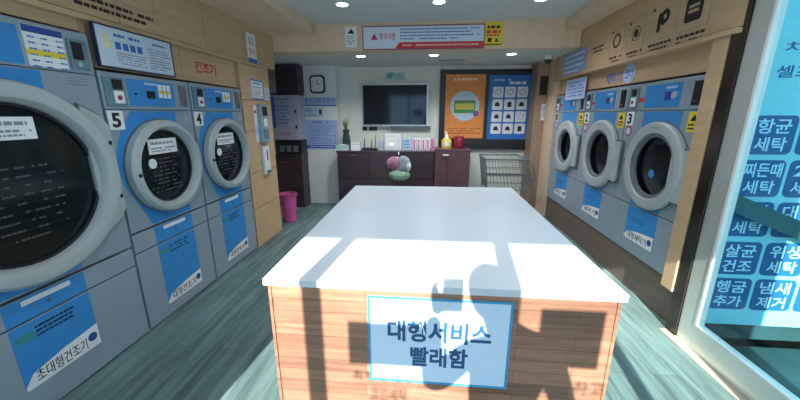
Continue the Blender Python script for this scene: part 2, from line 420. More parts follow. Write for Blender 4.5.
        MB().ball((-Rr+.03, -.08, cz-.02), (.012, .010, .014), 12, 8).build('latch', BLACK, d, True)
        # lint drawer pull and logo on lower panel
        zt = z1-.03
        B('pull_strip', PAPER, t, -.115, .11, -.006, -.003, zt-.022, zt+.004)
        MB().cyl((0, -.003, zt-.05), (0, -.012, zt-.05), .008).build('lock', GREYD, t, True)
        lg = MB().prism([(-.135+.045*cos(a*pi/8), z2-.075+.022*sin(a*pi/8)) for a in range(16)], -.0042, -.0027).build('leaf_logo', mat('logo_teal', (.04, .27, .27), .5), t)
        small_print(PRINTK, lg, -.09, .10, z2-.105, z2-.035, 3, -.0027, seed+3)
    else:
        # bowl glass, steel drum with ribs and a rubber gasket
        MB().lathe((0, 0, cz), [(Rg, .020), (Rg*.93, .0), (Rg*.8, -.05), (Rg*.55, -.09), (0, -.10)], 48).build('door_glass', DRUMGLASS, d, True)
        MB().lathe((0, 0, cz), [(Rg+.011, .045), (Rg+.011, .062), (Rg-.012, .050), (Rg-.02, .01), (Rg+.01, -.04)], 64).build('gasket', GREYD, d, True)
        dr = MB().lathe((0, 0, cz), [(Rg+.0, -.06), (Rg+.03, -.10), (Rg+.03, -.5), (.10, -.54), (0, -.50)], 48).build('drum', mat('drum_steel', (.36, .35, .33), .5, .4, var=.15), t, True); dr.location.x = dx
        q = MB()
        for k in range(3):
            a = k*2*pi/3+.6; c_, s_ = cos(a), sin(a)
            q.cone((c_*(Rg+.02), .11, cz+s_*(Rg+.02)), (c_*(Rg+.02), .5, cz+s_*(Rg+.02)), .035, .035, 12)
        q.build('drum_ribs', GREYD, dr, True)
        if num == '3': MB().lathe((-.01, -.0, cz-.06), [(0, .012), (.034, .012), (.034, .014), (0, .014)], 24).build('round_sticker', BLUE, d)
        # hinge wing on the right side of the door
        wx0, wx1 = Rr*.62, Rr+.055
        MB().prism(rrect(wx0-.01, wx1+.012, cz-.232, cz+.172, .03), -.035, -.003).build('hinge_shadow_gap', GREYD, d)
        MB().prism(rrect(wx0, wx1, cz-.215, cz+.155, .03), -.058, -.035).build('hinge_wing', GREYL, d)
        B('door_handle', GREYD, d, -Rr-.012, -Rr+.028, -.072, -.02, cz-.035, cz+.03, bev=.006)
        B('small_print', PRINTG, d, -.05, .05, -.0835, -.082, cz+Rr-.050, cz+Rr-.042)
    # coin box at the left of the strip
    if not big:
        cx0, cx1 = (-h+.015, -h+.155)
        cb = B('coin_box', TEAL, t, cx0, cx1, -.016, -.004, zp+.02, H-.03, bev=.004)
        B('bill_slot', BLACK, cb, cx0+.05, cx0+.115, -.022, -.016, zp+.12, H-.045, bev=.002)
        cp = B('coin_plate', PAPER, cb, cx0+.05, cx0+.12, -.020, -.016, zp+.035, zp+.11, bev=.002)
        MB().cyl((cx0+.083, -.020, zp+.07), (cx0+.083, -.026, zp+.07), .014).build('coin_button', REDD, cp, True)
    # blue display panel
    if big:
        bp = B('display_panel', BLUE, t, -.36, .17, -.0075, -.004, zp+.012, H-.035)
        sc = B('price_chart', PAPER, t, .19, .372, -.008, -.004, zp+.01, H-.02)
        B('chart_header', BLUED, sc, .19, .372, -.009, -.008, H-.055, H-.022)
        B('chart_row', YELLOW, sc, .19, .372, -.0088, -.008, zp+.06, zp+.088)
        q = MB()
        for k in range(6):
            zz = H-.075-.027*k
            q.box(.205, .365, -.0084, -.008, zz-.0004, zz+.0004)
            for a in (.205, .265, .335): dashes(q, a, a+.03, zz, .008, -.0088, rnd, 1)
        q.build('chart_print', PRINTB, sc)
        cr = B('card_reader', TEAL, t, .388, .492, -.016, -.004, zp+.02, H-.045, bev=.004)
        B('reader_window', BLACK, cr, .40, .46, -.02, -.016, zp+.07, H-.06, bev=.002)
        MB().cyl((.43, -.016, zp+.045), (.43, -.022, zp+.045), .012).build('reader_button', GREYL, cr, True)
        small_print(PRINTG, t, .36, .46, zp-.07, zp-.02, 3, 0, 5)
    else:
        px0, px1 = (-.195, .205)
        bp = B('display_panel', BLUE, t, px0, px1, -.0075, -.004, zp+.022, H-.03)
        if kind == 'dryer':
            B('display', BLACK, bp, -.05, .02, -.010, -.0075, zp+.075, zp+.125)
            ch = B('price_chart', PAPER, bp, .055, .17, -.009, -.0075, zp+.085, zp+.175)
            B('chart_row', YELLOW, ch, .06, .165, -.0098, -.009, zp+.115, zp+.135)
            q = MB(); [q.box(a, a+.006, -.0099, -.009, zp+.09, zp+.17) for a in (.09, .13)]; q.build('chart_lines', PRINTB, ch)
            B('panel_title', BLUEPAPER, bp, -.06, .05, -.0085, -.0075, zp+.165, zp+.18)
            MB().cyl((-.14, -.0075, zp+.1), (-.14, -.011, zp+.1), .008).build('key_hole', BLACK, bp, True)
        else:
            B('display', BLUED, bp, .045, .105, -.010, -.0075, zp+.075, zp+.135)
            MB().cyl((.15, -.0075, zp+.105), (.15, -.016, zp+.105), .026).build('dial', GREYL, bp, True)
            B('panel_title', BLUEPAPER, bp, .05, .16, -.0085, -.0075, zp+.155, zp+.172)
        sx0 = .262 if kind == 'dryer' else h-.115
        st = B('card_slot', GREYD if kind == 'dryer' else BLACK, t, sx0, sx0+.075, -.012, -.004, zp+.03, H-.035, bev=.003)
        MB().cyl((sx0+.037, -.012, zp+.055), (sx0+.037, -.019, zp+.055), .012).build('slot_button', CHROME, st, True)
        MB().lathe((h-.07, 0, zp-.06), [(0, 0), (.028, 0), (.026, .002), (0, .002)], 20).build('round_sticker', GREYL if kind == 'dryer' else YELLOW, t)
    if num:
        nx0 = -h+.005 if kind == 'dryer' else -h+.02
        ns = B('number_sign', PAPER, t, nx0, nx0+.105, -.005, -.0005, zp-.125, zp-.01)
        text(num, PRINTK, ns, nx0+.022, nx0+.083, zp-.112, zp-.022, -.005, 'digit', bold=.035)
    if kind == 'washer':
        B('caution_sign', YELLOW, t, h-.115, h-.01, -.004, -.0005, zp-.15, zp-.015)
        q = MB(); q.prism([(h-.095, zp-.075), (h-.03, zp-.075), (h-.0625, zp-.03)], -.0052, -.004); dashes(q, h-.105, h-.02, zp-.1, .014, -.004, rnd, 1); dashes(q, h-.105, h-.025, zp-.125, .012, -.004, rnd, 1)
        q.build('caution_print', PRINTK, t)
        rs = MB().lathe((-h+.075, -.0005, zp-.175), [(0, 0), (.045, 0), (.045, .002), (0, .002)], 24).build('warning_sticker', RED, t)
        MB().lathe((-h+.075, -.0025, zp-.175), [(0, 0), (.031, 0), (.031, .001), (0, .001)], 24).build('sticker_centre', BLUEPAPER, rs)
        MB().prism(rrect(-h+.16, -h+.235, zp+.07, zp+.105, .016), -.0065, -.004).build('red_sticker', RED, t)
        q = MB(); dashes(q, -.10, .10, z1-.10, .014, -.0027, rnd, 1); dashes(q, -.10, .08, z1-.125, .012, -.0027, rnd, 1); q.build('logo_print', PRINTB, t)
    return t

machine('dryer', 'extra large grey and blue dryer with the widest round door, nearest on left', 'dryer', (XL, 1.382, 0), LEFT, 1.04, 1.945, 1.725, .65, .515, 1.172, .485, .388, 'dryer', num=None, bandz=.19, name_text='초대형건조기', seed=11, big=True)
machine('dryer', 'grey and blue stacked dryer marked 5 in the middle of the left row', 'dryer', (XL, 2.292, 0), LEFT, .752, 1.757, 1.535, .73, .585, 1.135, .332, .262, 'dryer', num='5', bandz=.12, name_text='대형건조기', seed=12)
machine('dryer', 'grey and blue dryer marked 4 beside the wooden pier on the left', 'dryer', (XL, 3.062, 0), LEFT, .752, 1.757, 1.535, .73, .585, 1.135, .332, .262, 'dryer', num='4', bandz=.12, name_text='대형건조기', seed=13)
for y, wd, n, lab, sd in ((2.835, .875, '3', 'grey and blue washing machine marked 3, largest and nearest of the right row', 21),
                      (3.695, .835, '2', 'grey and blue washing machine in the middle of the right row', 22),
                      (4.57, .895, '1', 'grey and blue washing machine at the far end of the right row', 23)):
    machine('washing_machine', lab, 'washing machine', (1.785, y, 0), RIGHT, wd, 1.757, 1.535, .74, None, 1.105, {'3': .345, '2': .345, '1': .325}[n], {'3': .245, '2': .23, '1': .20}[n], 'washer', dx=.065, z0=.312, num=n, bandz=.46, name_text='대형세탁기' if n == '3' else '세탁기', seed=sd)

# ---------------------------------------------------------------- service counter
zt = .85
FL, FR, BR_, BL = (-.669, 1.185), (.758, 1.175), (.772, 3.072), (-.682, 3.046)
t = thing('service_counter', 'large white topped counter with planked wood body in the middle of the room', 'counter', (-.02, 2.1, 0))
def loc2(p, k=0):
    cx, cy = -.02, 2.1; return (p[0]-cx - (math.copysign(k, p[0]-cx)), p[1]-cy - math.copysign(k, p[1]-cy))
o = MB().hprism([loc2(p) for p in (FL, FR, BR_, BL)], zt-.032, zt).build('countertop', QUARTZ, t)
bv = o.modifiers.new('bevel', 'BEVEL'); bv.width = .004; bv.segments = 2
o = MB().hprism([loc2(p, .02) for p in (FL, FR, BR_, BL)], 0, zt-.032).build('planked_body', COUNTERWOOD, t)
for p in (FL, FR):
    x, y = loc2(p, .02); B('corner_trim', COUNTERWOOD, t, x-.006, x+.006, y-.006, y+.006, 0, zt-.033)
pa = atan2(FR[1]-FL[1], FR[0]-FL[0])
t = thing('paper_sign', 'pale blue paper sign with blue Korean lettering taped to counter front', 'sign', (.0565, FL[1]+.02-.7235*.007, .582), pa)
B('sheet', mat('sign_sheet', (.62, .76, .93), .6, var=.02), t, -.292, .292, -.004, -.0005, -.205, .205)
frame_mb(-.292, .292, -.205, .205, .010, -.0055, -.004).build('border', mat('sign_border', (.03, .30, .55), .6), t)
text('대행서비스', mat('sign_ink', (.008, .075, .21), .6), t, -.21, .215, .0, .10, -.004, bold=.03)
text('빨래함', bpy.data.materials['sign_ink'], t, -.115, .125, -.118, -.022, -.004, bold=.03)

# ---------------------------------------------------------------- left wall signs
def wall_thing(name, label, cat, y, z, side=LEFT, x=None):
    return thing(name, label, cat, ((XL+.0005) if x is None else x, y, z), side)
t = wall_thing('guide_board', 'wide blue framed pale guide board above the dryer marked 5', 'board', 2.222, 1.898, x=XL+.02)
t.scale = (.86, 1, .93)
B('sheet', mat('board_sheet', (.58, .67, .80), .5, var=.03), t, -.34, .34, -.004, .012, -.122, .122)
frame_mb(-.348, .348, -.13, .13, .009, -.008, .014).build('frame', mat('navy', (.012, .03, .09), .4), t)
q = MB(); [q.box(-.29+.028*a, -.265+.028*a, -.005, -.004, .05-.028*b, .075-.028*b) for a in range(2) for b in range(3)]; q.build('yellow_mark', mat('pale_yellow', (.75, .66, .35), .6), t)
q = MB()
for k in range(4): q.box(-.20+.062*k, -.155+.062*k, -.005, -.004, -.005, .04)
q.build('pictograms', PRINTB, t)
small_print(PRINTB, t, -.20, .02, .06, .10, 1, -.004, 3, 'heading')
small_print(PRINTG, t, -.20, .06, -.10, -.02, 5, -.004, 4)
small_print(PRINTG, t, .09, .31, -.10, .05, 8, -.004, 5)
small_print(PRINTB, t, .14, .27, .065, .095, 1, -.004, 6, 'heading')
t = wall_thing('wall_lettering', 'red Korean lettering on wood above the dryer marked 4', 'lettering', 2.985, 1.90, x=XL-.0345)
text('건조기', RED, t, -.145, .145, -.048, .048, 0, bold=.025)
t = wall_thing('vertical_sign', 'small upright white sign with blue lettering high on the wooden pier', 'sign', 3.77, 2.205)
t.scale = (1.25, 1, 1.1)
B('sheet', PAPER, t, -.075, .075, -.004, 0, -.135, .135)
B('footer', SIGNBLUE, t, -.075, .075, -.0048, -.004, -.135, -.095)
text('요금', PRINTB, t, -.045, .045, .03, .10, -.004); text('안내', RED, t, -.045, .045, -.07, 0, -.004)
t = wall_thing('poster', 'white poster in a blue border at eye level on the wooden pier', 'poster', 3.80, 1.775)
B('sheet', PAPER, t, -.145, .145, -.004, 0, -.105, .105); frame_mb(-.145, .145, -.105, .105, .014, -.0052, -.004).build('border', SIGNBLUE, t)
small_print(PRINTB, t, -.11, .11, .05, .085, 1, -.004, 8, 'heading'); small_print(PRINTG, t, -.11, .11, -.08, .04, 5, -.004, 9)
t = wall_thing('notice_sheet', 'small pale notice sheet right of the blue bordered poster on the pier', 'notice', 4.03, 1.745)
B('sheet', PRINTW, t, -.055, .055, -.003, 0, -.07, .07); small_print(PRINTB, t, -.045, .045, -.06, .06, 5, -.003, 10)
t = wall_thing('payment_terminal', 'grey wall payment terminal with black screen on the wooden pier', 'terminal', 3.80, 1.40)
B('housing', GREY, t, -.06, .11, -.05, 0, -.215, .215, bev=.008)
B('screen', BLACK, t, -.02, .09, -.054, -.05, .09, .19, bev=.002)
B('keypad_plate', PAPER, t, -.01, .07, -.053, -.05, -.03, .06); B('slot_plate', TEAL, t, -.03, .08, -.054, -.05, -.17, -.06)
B('side_notice', PRINTW, t, -.13, -.062, -.004, 0, -.20, .20); B('side_tag', BLUEPAPER, t, -.125, -.067, -.006, -.004, -.12, -.02); B('side_mark', RED, t, -.12, -.075, -.006, -.004, .12, .15)
t = wall_thing('soap_dispenser', 'narrow white dispenser below the payment terminal on the pier', 'dispenser', 3.80, .975)
B('housing', PRINTW, t, -.05, .09, -.035, 0, -.165, .165, bev=.006); B('coin_channel', BLACK, t, .015, .035, -.038, -.035, 0, .12); B('tray', GREYD, t, -.02, .06, -.05, -.035, -.15, -.12)

# printed captions on the upper wood panels
t = wall_thing('wall_lettering', 'two lines of black print on the upper left wood panel', 'lettering', 2.12, 2.12)
small_print(PRINTK, t, -.25, .30, -.035, .045, 2, 0, 14, hh=.5)
t = wall_thing('pictogram', 'dark pictogram in a thin square outline on the upper left panel', 'pictogram', 2.17, 2.27)
frame_mb(-.27, .27, -.085, .15, .004, -.001, 0).build('outline', PRINTG, t); B('symbol', PRINTK, t, -.10, .12, -.0015, 0, -.04, .11)

# ---------------------------------------------------------------- right wall signs
xr = XR - .0005
def rthing(name, label, cat, y, z, x=xr): return thing(name, label, cat, (x, y, z), RIGHT)
t = rthing('wall_lettering', 'two short lines of black print beside the ring pictogram on right panel', 'lettering', 3.86, 2.15)
small_print(PRINTK, t, -.12, .12, -.03, .045, 2, 0, 31)
def pict(label, y, z, w, h, kind, cap):
    t = rthing('pictogram', label, 'pictogram', y, z)
    frame_mb(-w/2, w/2, -h/2, h/2, .0035, -.001, 0).build('outline', PRINTG, t)
    q = MB()
    if kind == 'ring': q.lathe((0, 0, 0), [(.046, 0), (.062, 0), (.062, .0015), (.046, .0015), (.046, 0)], 32)
    if kind == 'drum':
        q.lathe((0, 0, 0), [(0, 0), (.032, 0), (.032, .0015), (0, .0015)], 24); q.lathe((0, 0, 0), [(.052, 0), (.058, 0), (.058, .0015), (.052, .0015), (.052, 0)], 32)
    if kind == 'hand':
        q.prism(rrect(-.05, -.015, -.075, .06, .015), -.0015, 0); q.lathe((.025, 0, .025), [(.018, 0), (.05, 0), (.05, .0015), (.018, .0015), (.018, 0)], 24); q.prism([(-.02, -.02), (.02, -.035), (.03, -.02), (-.02, .005)], -.0015, 0)
    if kind == 'card':
        q.prism(rrect(-.075, .075, -.075, .075, .02), -.0015, 0)
    s = q.build('symbol', PRINTK, t)
    if kind == 'card':
        B('symbol_line', WOOD, s, -.045, .045, -.0025, -.0015, .012, .03); B('symbol_line', WOOD, s, -.045, .045, -.0025, -.0015, -.02, -.002)
    B('marker', PRINTK, t, -w/2+.02, -w/2+.045, -.001, 0, h/2-.035, h/2-.015)
    small_print(PRINTK, t, -w*.42, w*.46, -h/2-cap, -h/2-.015, 2, 0, int(y*100), 'caption', hh=.5)
pict('ring shaped pictogram in a thin outline on right upper panel, farthest of four', 3.50, 2.165, .24, .22, 'ring', .085)
pict('round drum pictogram with dark centre on right upper panel', 3.205, 2.165, .25, .23, 'drum', .085)
pict('hand and coin pictogram on right upper panel', 2.885, 2.18, .29, .25, 'hand', .085)
pict('dark rounded square pictogram on right upper panel, nearest the steel jamb', 2.575, 2.175, .28, .25, 'card', .085)
t = rthing('info_panel', 'blue panel of white text lines at the far end of right upper wall', 'panel', 4.42, 2.10)
B('sheet', mat('blue_info', (.22, .36, .68), .55), t, -.31, .31, -.005, 0, -.135, .135)
small_print(PRINTW, t, -.28, .28, -.12, .12, 4, -.005, 33, fill=1, hh=.42)
t = rthing('info_panel', 'pale blue info sheet just above the far washing machine', 'panel', 4.40, 1.80, x=1.765)
t.scale = (.82, 1, 1)
B('sheet', BLUEPAPER, t, -.33, .33, -.006, 0, -.115, .125); frame_mb(-.33, .33, -.115, .125, .008, -.007, -.006).build('border', PRINTW, t)
small_print(SIGNBLUE, t, -.28, .28, -.09, .10, 5, -.006, 34, hh=.35)
t = rthing('wall_lettering', 'blue Korean lettering with round badge above the middle washing machine', 'lettering', 3.56, 1.85, x=1.7995)
text('세탁기', SIGNBLUE, t, -.21, .08, -.05, .05, 0, bold=.01)
bd = MB().lathe((.20, 0, .015), [(0, 0), (.085, 0), (.085, .003), (0, .003)], 32).build('badge', BLUEPAPER, t)
text('코너', SIGNBLUE, bd, .14, .26, -.035, .06, -.003, bold=.01)
# far right wall: louvre, slips
def fthing(name, label, cat, x, z): return thing(name, label, cat, (x*1.039, 5.3495, 1.5+(z-1.5)*1.039))
t = fthing('louvre_vent', 'dark square vent high in the far right wood wall', 'vent', 1.655, 1.905)
B('backing', BLACK, t, -.09, .09, -.008, 0, -.135, .135); q = MB(); [q.box(-.08, .08, -.014, -.008, -.125+k*.042, -.11+k*.042) for k in range(6)]; q.build('slats', DARKWOOD, t)
t = fthing('notice_strip', 'narrow pale notice strip on the far right wood wall below the vent', 'notice', 1.665, 1.54)
B('sheet', PRINTW, t, -.045, .045, -.003, 0, -.12, .12); small_print(PRINTB, t, -.035, .035, -.10, .10, 8, -.003, 36)
t = fthing('door_pull', 'short steel pull on the far right wood wall', 'handle', 1.755, 1.30)
MB().tube([(0, 0, -.09), (0, -.03, -.09), (0, -.03, .09), (0, 0, .09)], .008).build('bar', CHROME, t, True)

# ---------------------------------------------------------------- beam signs
yb = 4.3175
t = thing('notice_banner', 'long white banner with red footer on the wood beam', 'banner', (-.095, yb, 2.395))
B('sheet', mat('banner_sheet', (.66, .75, .88), .5, var=.02), t, -.715, .715, -.01, 0, -.125, .125)
frame_mb(-.725, .725, -.133, .133, .012, -.014, 0).build('frame', mat('plum_frame', (.30, .09, .14), .5), t)
MB().prism([(-.33, -.12), (.713, -.12), (.713, -.052), (-.28, -.052)], -.012, -.0101).build('footer', RED, t)
MB().prism([(-.62, -.02), (-.54, -.02), (-.58, .055)], -.0115, -.01).build('warning_triangle', mat('magenta_print', (.55, .03, .14), .5), t)
text('주의사항', bpy.data.materials['magenta_print'], t, -.52, -.325, -.025, .055, -.01, bold=.01)
q = MB(); rnd = random.Random(41)
for k in range(4): q.box(-.265, -.245, -.0115, -.01, .082-.035*k, .098-.035*k)
for k in range(4): dashes(q, -.235, .66 - .25*(k == 3) - .1*(k == 1), .09-.035*k, .014, -.01, rnd, .95)
q.build('small_print', PRINTB, t)
q = MB(); dashes(q, -.24, .66, -.086, .018, -.012, rnd, .95); q.build('footer_print', mat('pale_pink', (.85, .5, .48), .5), t)
t = thing('warning_sign', 'small white sign with black pictogram left of the long banner', 'sign', (-.962, yb, 2.415))
B('sheet', PAPER, t, -.068, .068, -.006, 0, -.115, .115)
MB().prism([(-.045, .035), (.0, .035), (.045, .03), (.03, .06), (.0, .09), (-.015, .06)], -.0075, -.006).build('pictogram', PRINTK, t)
small_print(PRINTG, t, -.05, .05, -.095, .015, 5, -.006, 42)
t = thing('caution_sign', 'yellow caution sign at the right end of the long banner', 'sign', (.727, yb-.002, 2.415))
B('sheet', YELLOW, t, -.105, .105, -.006, 0, -.128, .128); B('footer', PRINTK, t, -.10, .105, -.0072, -.006, -.118, -.106)
q = MB(); rnd = random.Random(43); dashes(q, -.07, .07, .075, .03, -.006, rnd, 1); q.prism([(-.06, -.085), (-.015, -.085), (-.015, -.04), (-.06, -.04)], -.0075, -.006); q.prism([(.02, -.085), (.065, -.085), (.042, -.035)], -.0075, -.006); q.build('pictogram', PRINTK, t)
q = MB(); dashes(q, -.08, .08, .025, .032, -.006, rnd, 1); dashes(q, -.08, .07, -.012, .02, -.006, rnd, 1); q.build('red_print', RED, t)

# ---------------------------------------------------------------- niche on the left
t = thing('change_machine', 'tall dark cabinet with pale front panel in the left niche', 'cabinet', (-2.225, 5.2, 0))
B('base_cabinet', DARKWOOD, t, -.245, .19, 0, .29, 0, .855, bev=.004)
MB().tube([(-.13, 0, .76), (-.13, -.025, .76), (-.04, -.025, .76), (-.04, 0, .76)], .007).build('handle', CHROME, t, True)
B('shelf', DARKWOOD, t, -.245, .20, -.02, .29, .858, .885)
B('slot_bay', BLACK, t, -.235, .19, .04, .29, .885, 1.11)
q = MB(); [q.box(-.16+.11*k, -.09+.11*k, .0, .04, .92, 1.02) for k in range(3)]; q.build('paper_slots', GREYD, t)
fp = B('front_panel', mat('lilac_grey_panel', (.40, .40, .50), .5), t, -.24, .19, .0, .29, 1.115, 1.80, bev=.005)
B('side_stripe', SIGNBLUE, fp, -.235, -.18, -.002, 0, 1.30, 1.78)
small_print(PRINTB, fp, -.15, .05, 1.35, 1.76, 8, 0, 51, hh=.35); small_print(RED, fp, -.14, .10, 1.18, 1.24, 2, 0, 52)
B('coin_slot', BLACK, fp, .13, .16, -.006, 0, 1.53, 1.58); B('coin_slot', BLACK, fp, .13, .16, -.006, 0, 1.29, 1.34)
B('upper_box', DARKWOOD, t, -.13, .205, .0, .29, 1.83, 2.24, bev=.004); B('spacer', BLACK, t, -.24, .19, .03, .29, 1.80, 1.83)
t = thing('waste_bin', 'pink plastic bin on the floor beside the dark niche cabinet', 'bin', (-1.985, 4.46, 0))
MB().lathe((0, 0, .005), [(0, 0), (.085, 0), (.115, .385), (.122, .39), (.122, .41), (.110, .41), (.105, .38), (.078, .02), (0, .02)], 32, 'Z').build('bucket', PINK, t, True)
MB().lathe((0, 0, .388), [(.118, 0), (.127, 0), (.127, .028), (.108, .028), (.108, .018)], 32, 'Z').build('rim', mat('dark_pink', (.45, .07, .24), .4), t, True)

# white column: clock and signs
t = thing('wall_clock', 'rounded square clock with green black rim on the white column', 'clock', (-1.795, 5.4995, 1.975))
MB().prism(rrect(-.125, .125, -.14, .14, .06), -.03, 0).build('rim', mat('dark_green_rim', (.015, .05, .04), .4), t)
fc = MB().prism(rrect(-.098, .098, -.112, .112, .045), -.033, -.03).build('face', PAPER, t)
q = MB(); q.box(-.006, .006, -.036, -.033, -.005, .06); q.box(-.005, .05, -.037, -.036, -.006, .005); q.build('hands', PRINTK, t)
q = MB(); [q.box(.075*sin(a*pi/6)-.006, .075*sin(a*pi/6)+.006, -.0345, -.033, .085*cos(a*pi/6)-.006, .085*cos(a*pi/6)+.006) for a in range(12)]; q.lathe((0, -.033, 0), [(.079, 0), (.081, 0), (.081, .0005), (.079, .0005), (.079, 0)], 32); q.build('hour_marks', PRINTG, fc)
t = thing('header_sign', 'white and blue lettered header sign below the clock on white column', 'sign', (-1.775, 5.4995, 1.715))
B('sheet', mat('sky_sheet', (.42, .52, .72), .5), t, -.275, .275, -.006, 0, -.065, .065); B('footer', SIGNBLUE, t, -.275, .275, -.008, -.006, -.075, -.055)
text('동전교환기 안내', SIGNBLUE, t, -.25, .24, -.035, .05, -.006, bold=.012)
t = thing('service_sign', 'small pale blue service sign in the middle of the white column', 'sign', (-1.895, 5.4995, 1.535))
B('sheet', mat('sky_sheet_pale', (.50, .62, .74), .5), t, -.16, .17, -.006, 0, -.075, .085); text('서비스', SIGNBLUE, t, -.14, 0, .0, .07, -.006, bold=.012)
small_print(PRINTB, t, -.14, .05, -.065, -.02, 2, -.006, 61); B('device', BLACK, t, .10, .14, -.012, -.006, -.03, .05)
t = thing('price_board', 'large pale blue board with text box on the white column', 'board', (-1.775, 5.4995, 1.195))
B('sheet', mat('price_sheet', (.36, .47, .70), .5), t, -.27, .27, -.006, 0, -.23, .225); B('footer', SIGNBLUE, t, -.27, .27, -.008, -.006, -.24, -.185)
small_print(SIGNBLUE, t, -.14, .13, .17, .205, 1, -.006, 62, 'heading', hh=.7)
frame_mb(-.22, .23, -.16, .13, .006, -.0075, -.006).build('text_box', PRINTB, t)
small_print(PRINTB, t, -.19, .20, -.14, .11, 8, -.006, 63, hh=.3); small_print(PRINTW, t, -.2, .24, -.225, -.195, 1, -.008, 64, 'footer_print')

# ---------------------------------------------------------------- back wall
t = thing('television', 'flat screen television with dark screen on the back wall', 'television', (-.565, 5.695, 1.655))
B('casing', GREYD, t, -.535, .535, -.075, 0, -.325, .325, bev=.008)
frame_mb(-.545, .545, -.335, .335, .022, -.085, -.02).build('bezel', mat('silver_bezel', (.50, .53, .54), .3, .6), t)
B('screen', mat('screen_black', (.008, .012, .02), .08, spec=.5), t, -.521, .521, -.078, -.074, -.311, .311)
t = thing('sound_bar', 'slim black sound bar under the television', 'speaker', (-.305, 5.695, 1.292))
B('body', BLACK, t, -.325, .33, -.06, 0, -.027, .027, bev=.008); B('grille', GREYD, t, -.31, .315, -.063, -.06, -.018, .018)
t = thing('socket_plate', 'white socket plate with dark outlets under the left of the television', 'socket', (-.93, 5.6995, 1.275))
B('plate', WHITEP, t, -.21, .21, -.012, 0, -.05, .05, bev=.003)
for x0, x1 in ((-.19, -.11), (-.08, .06)): B('outlet', BLACK, t, x0, x1, -.016, -.012, -.032, .03)
B('outlet', PRINTW, t, .08, .16, -.016, -.012, -.03, .03)
t = thing('small_sign', 'small green and white sign above the television', 'sign', (-.565, 5.6995, 2.11))
B('sheet', mat('pale_green_sheet', (.42, .60, .58), .5), t, -.165, .165, -.005, 0, -.06, .06); MB().prism([(-.14, -.03), (-.05, -.03), (-.02, .045), (-.11, .045)], -.0065, -.005).build('mark', mat('teal_mark', (.05, .35, .36), .5), t); small_print(PRINTG, t, -.01, .15, -.04, .04, 3, -.005, 71)
t = thing('poster_cabinet', 'wide black framed display case holding an orange and a blue poster', 'display case', (.945, 5.6985, 1.565))
frame_mb(-.78, .80, -.62, .63, .06, -.05, 0).build('frame', BLACK, t); B('backing', BLACK, t, -.72, .74, -.02, 0, -.56, .57); B('mullion', BLACK, t, -.05, .0, -.05, -.02, -.56, .57)
t = thing('poster', 'orange poster with a round green and yellow picture in the black case', 'poster', (.575, 5.6785, 1.62))
B('sheet', ORANGE, t, -.315, .315, -.003, 0, -.495, .505)
dk = MB().lathe((.0, -.003, .02), [(0, 0), (.235, 0), (.235, .002), (0, .002)], 40).build('round_picture', mat('pale_disc', (.52, .64, .74), .5), t)
B('picture_green', GREEN, dk, -.17, .17, -.0065, -.005, -.09, .11); B('picture_yellow', mat('straw', (.62, .55, .10), .5), dk, -.15, .15, -.008, -.0065, -.035, .06)
MB().lathe((.185, -.005, -.10), [(0, 0), (.045, 0), (.045, .002), (0, .002)], 20).build('badge', mat('violet', (.16, .10, .40), .5), dk)
small_print(mat('peach_print', (.9, .62, .45), .5), t, -.19, .19, .405, .455, 1, -.003, 72, 'heading', hh=.7); small_print(mat('brown_print', (.38, .12, .03), .5), t, -.27, .27, -.43, -.32, 3, -.003, 73, hh=.5)
t = thing('poster', 'blue poster with a grid of twelve white pictogram tiles in the black case', 'poster', (1.265, 5.6785, 1.62))
B('sheet', mat('royal_blue', (.025, .16, .50), .5), t, -.315, .33, -.003, 0, -.51, .49)
small_print(mat('light_blue_print', (.35, .55, .85), .5), t, -.25, .02, .40, .43, 1, -.003, 74, 'heading', hh=.8); small_print(PRINTW, t, .0, .26, .345, .395, 1, -.003, 75, 'heading', hh=.8)
rnd = random.Random(76)
for r_ in range(4):
    for c_ in range(3):
        x0, z1 = -.255+c_*.19, .315-r_*.19
        tl = MB().prism(rrect(x0, x0+.165, z1-.165, z1, .02), -.0045, -.003).build('tile', PRINTW, t)
        q = MB()
        if r_ == 0 or c_ == 2 and r_ == 2: q.lathe((x0+.0825, -.0045, z1-.08), [(.038, 0), (.046, 0), (.046, .001), (.038, .001), (.038, 0)], 20)
        elif rnd.random() < .5: q.prism([(x0+.04, z1-.11), (x0+.125, z1-.11), (x0+.11, z1-.06), (x0+.0825, z1-.04), (x0+.05, z1-.06)], -.0055, -.0045)
        else: q.prism(rrect(x0+.05, x0+.115, z1-.125, z1-.04, .02), -.0055, -.0045)
        q.build('tile_symbol', PRINTG if r_ == 0 or (r_, c_) == (2, 2) else PRINTK, tl)

# long cabinet and the taller one beside it
t = thing('sideboard', 'long low dark brown sideboard against the back wall', 'sideboard', (-.68, 5.2, 0))
B('carcass', DARKWOOD, t, -.77, .77, .02, .48, 0, .92); B('top', DARKWOOD, t, -.785, .775, 0, .48, .92, .945, bev=.003)
for k in range(3): B('door', DARKWOOD, t, -.765+.512*k, -.26+.512*k, .0, .02, .06, .50, bev=.003); 
for k in range(3): B('drawer', DARKWOOD, t, -.765+.512*k, -.26+.512*k, .0, .02, .51, .91, bev=.003)
MB().tube([(-.53, 0, .88), (-.53, -.022, .88), (-.46, -.022, .88), (-.46, 0, .88)], .007).build('handle', CHROME, t, True)
t = thing('side_cabinet', 'plum brown cabinet with white handle at the right end of the sideboard', 'cabinet', (.375, 5.17, 0))
B('carcass', PLUM, t, -.27, .27, .02, .46, 0, .965); B('top', PLUM, t, -.275, .275, .0, .46, .965, .985, bev=.003)
B('door', PLUM, t, -.265, -.08, 0, .02, .04, .955, bev=.003); B('door', PLUM, t, -.075, .265, 0, .02, .04, .955, bev=.003)
MB().tube([(-.145, 0, .90), (-.145, -.022, .90), (-.065, -.022, .90), (-.065, 0, .90)], .010).build('handle', PAPER, t, True)
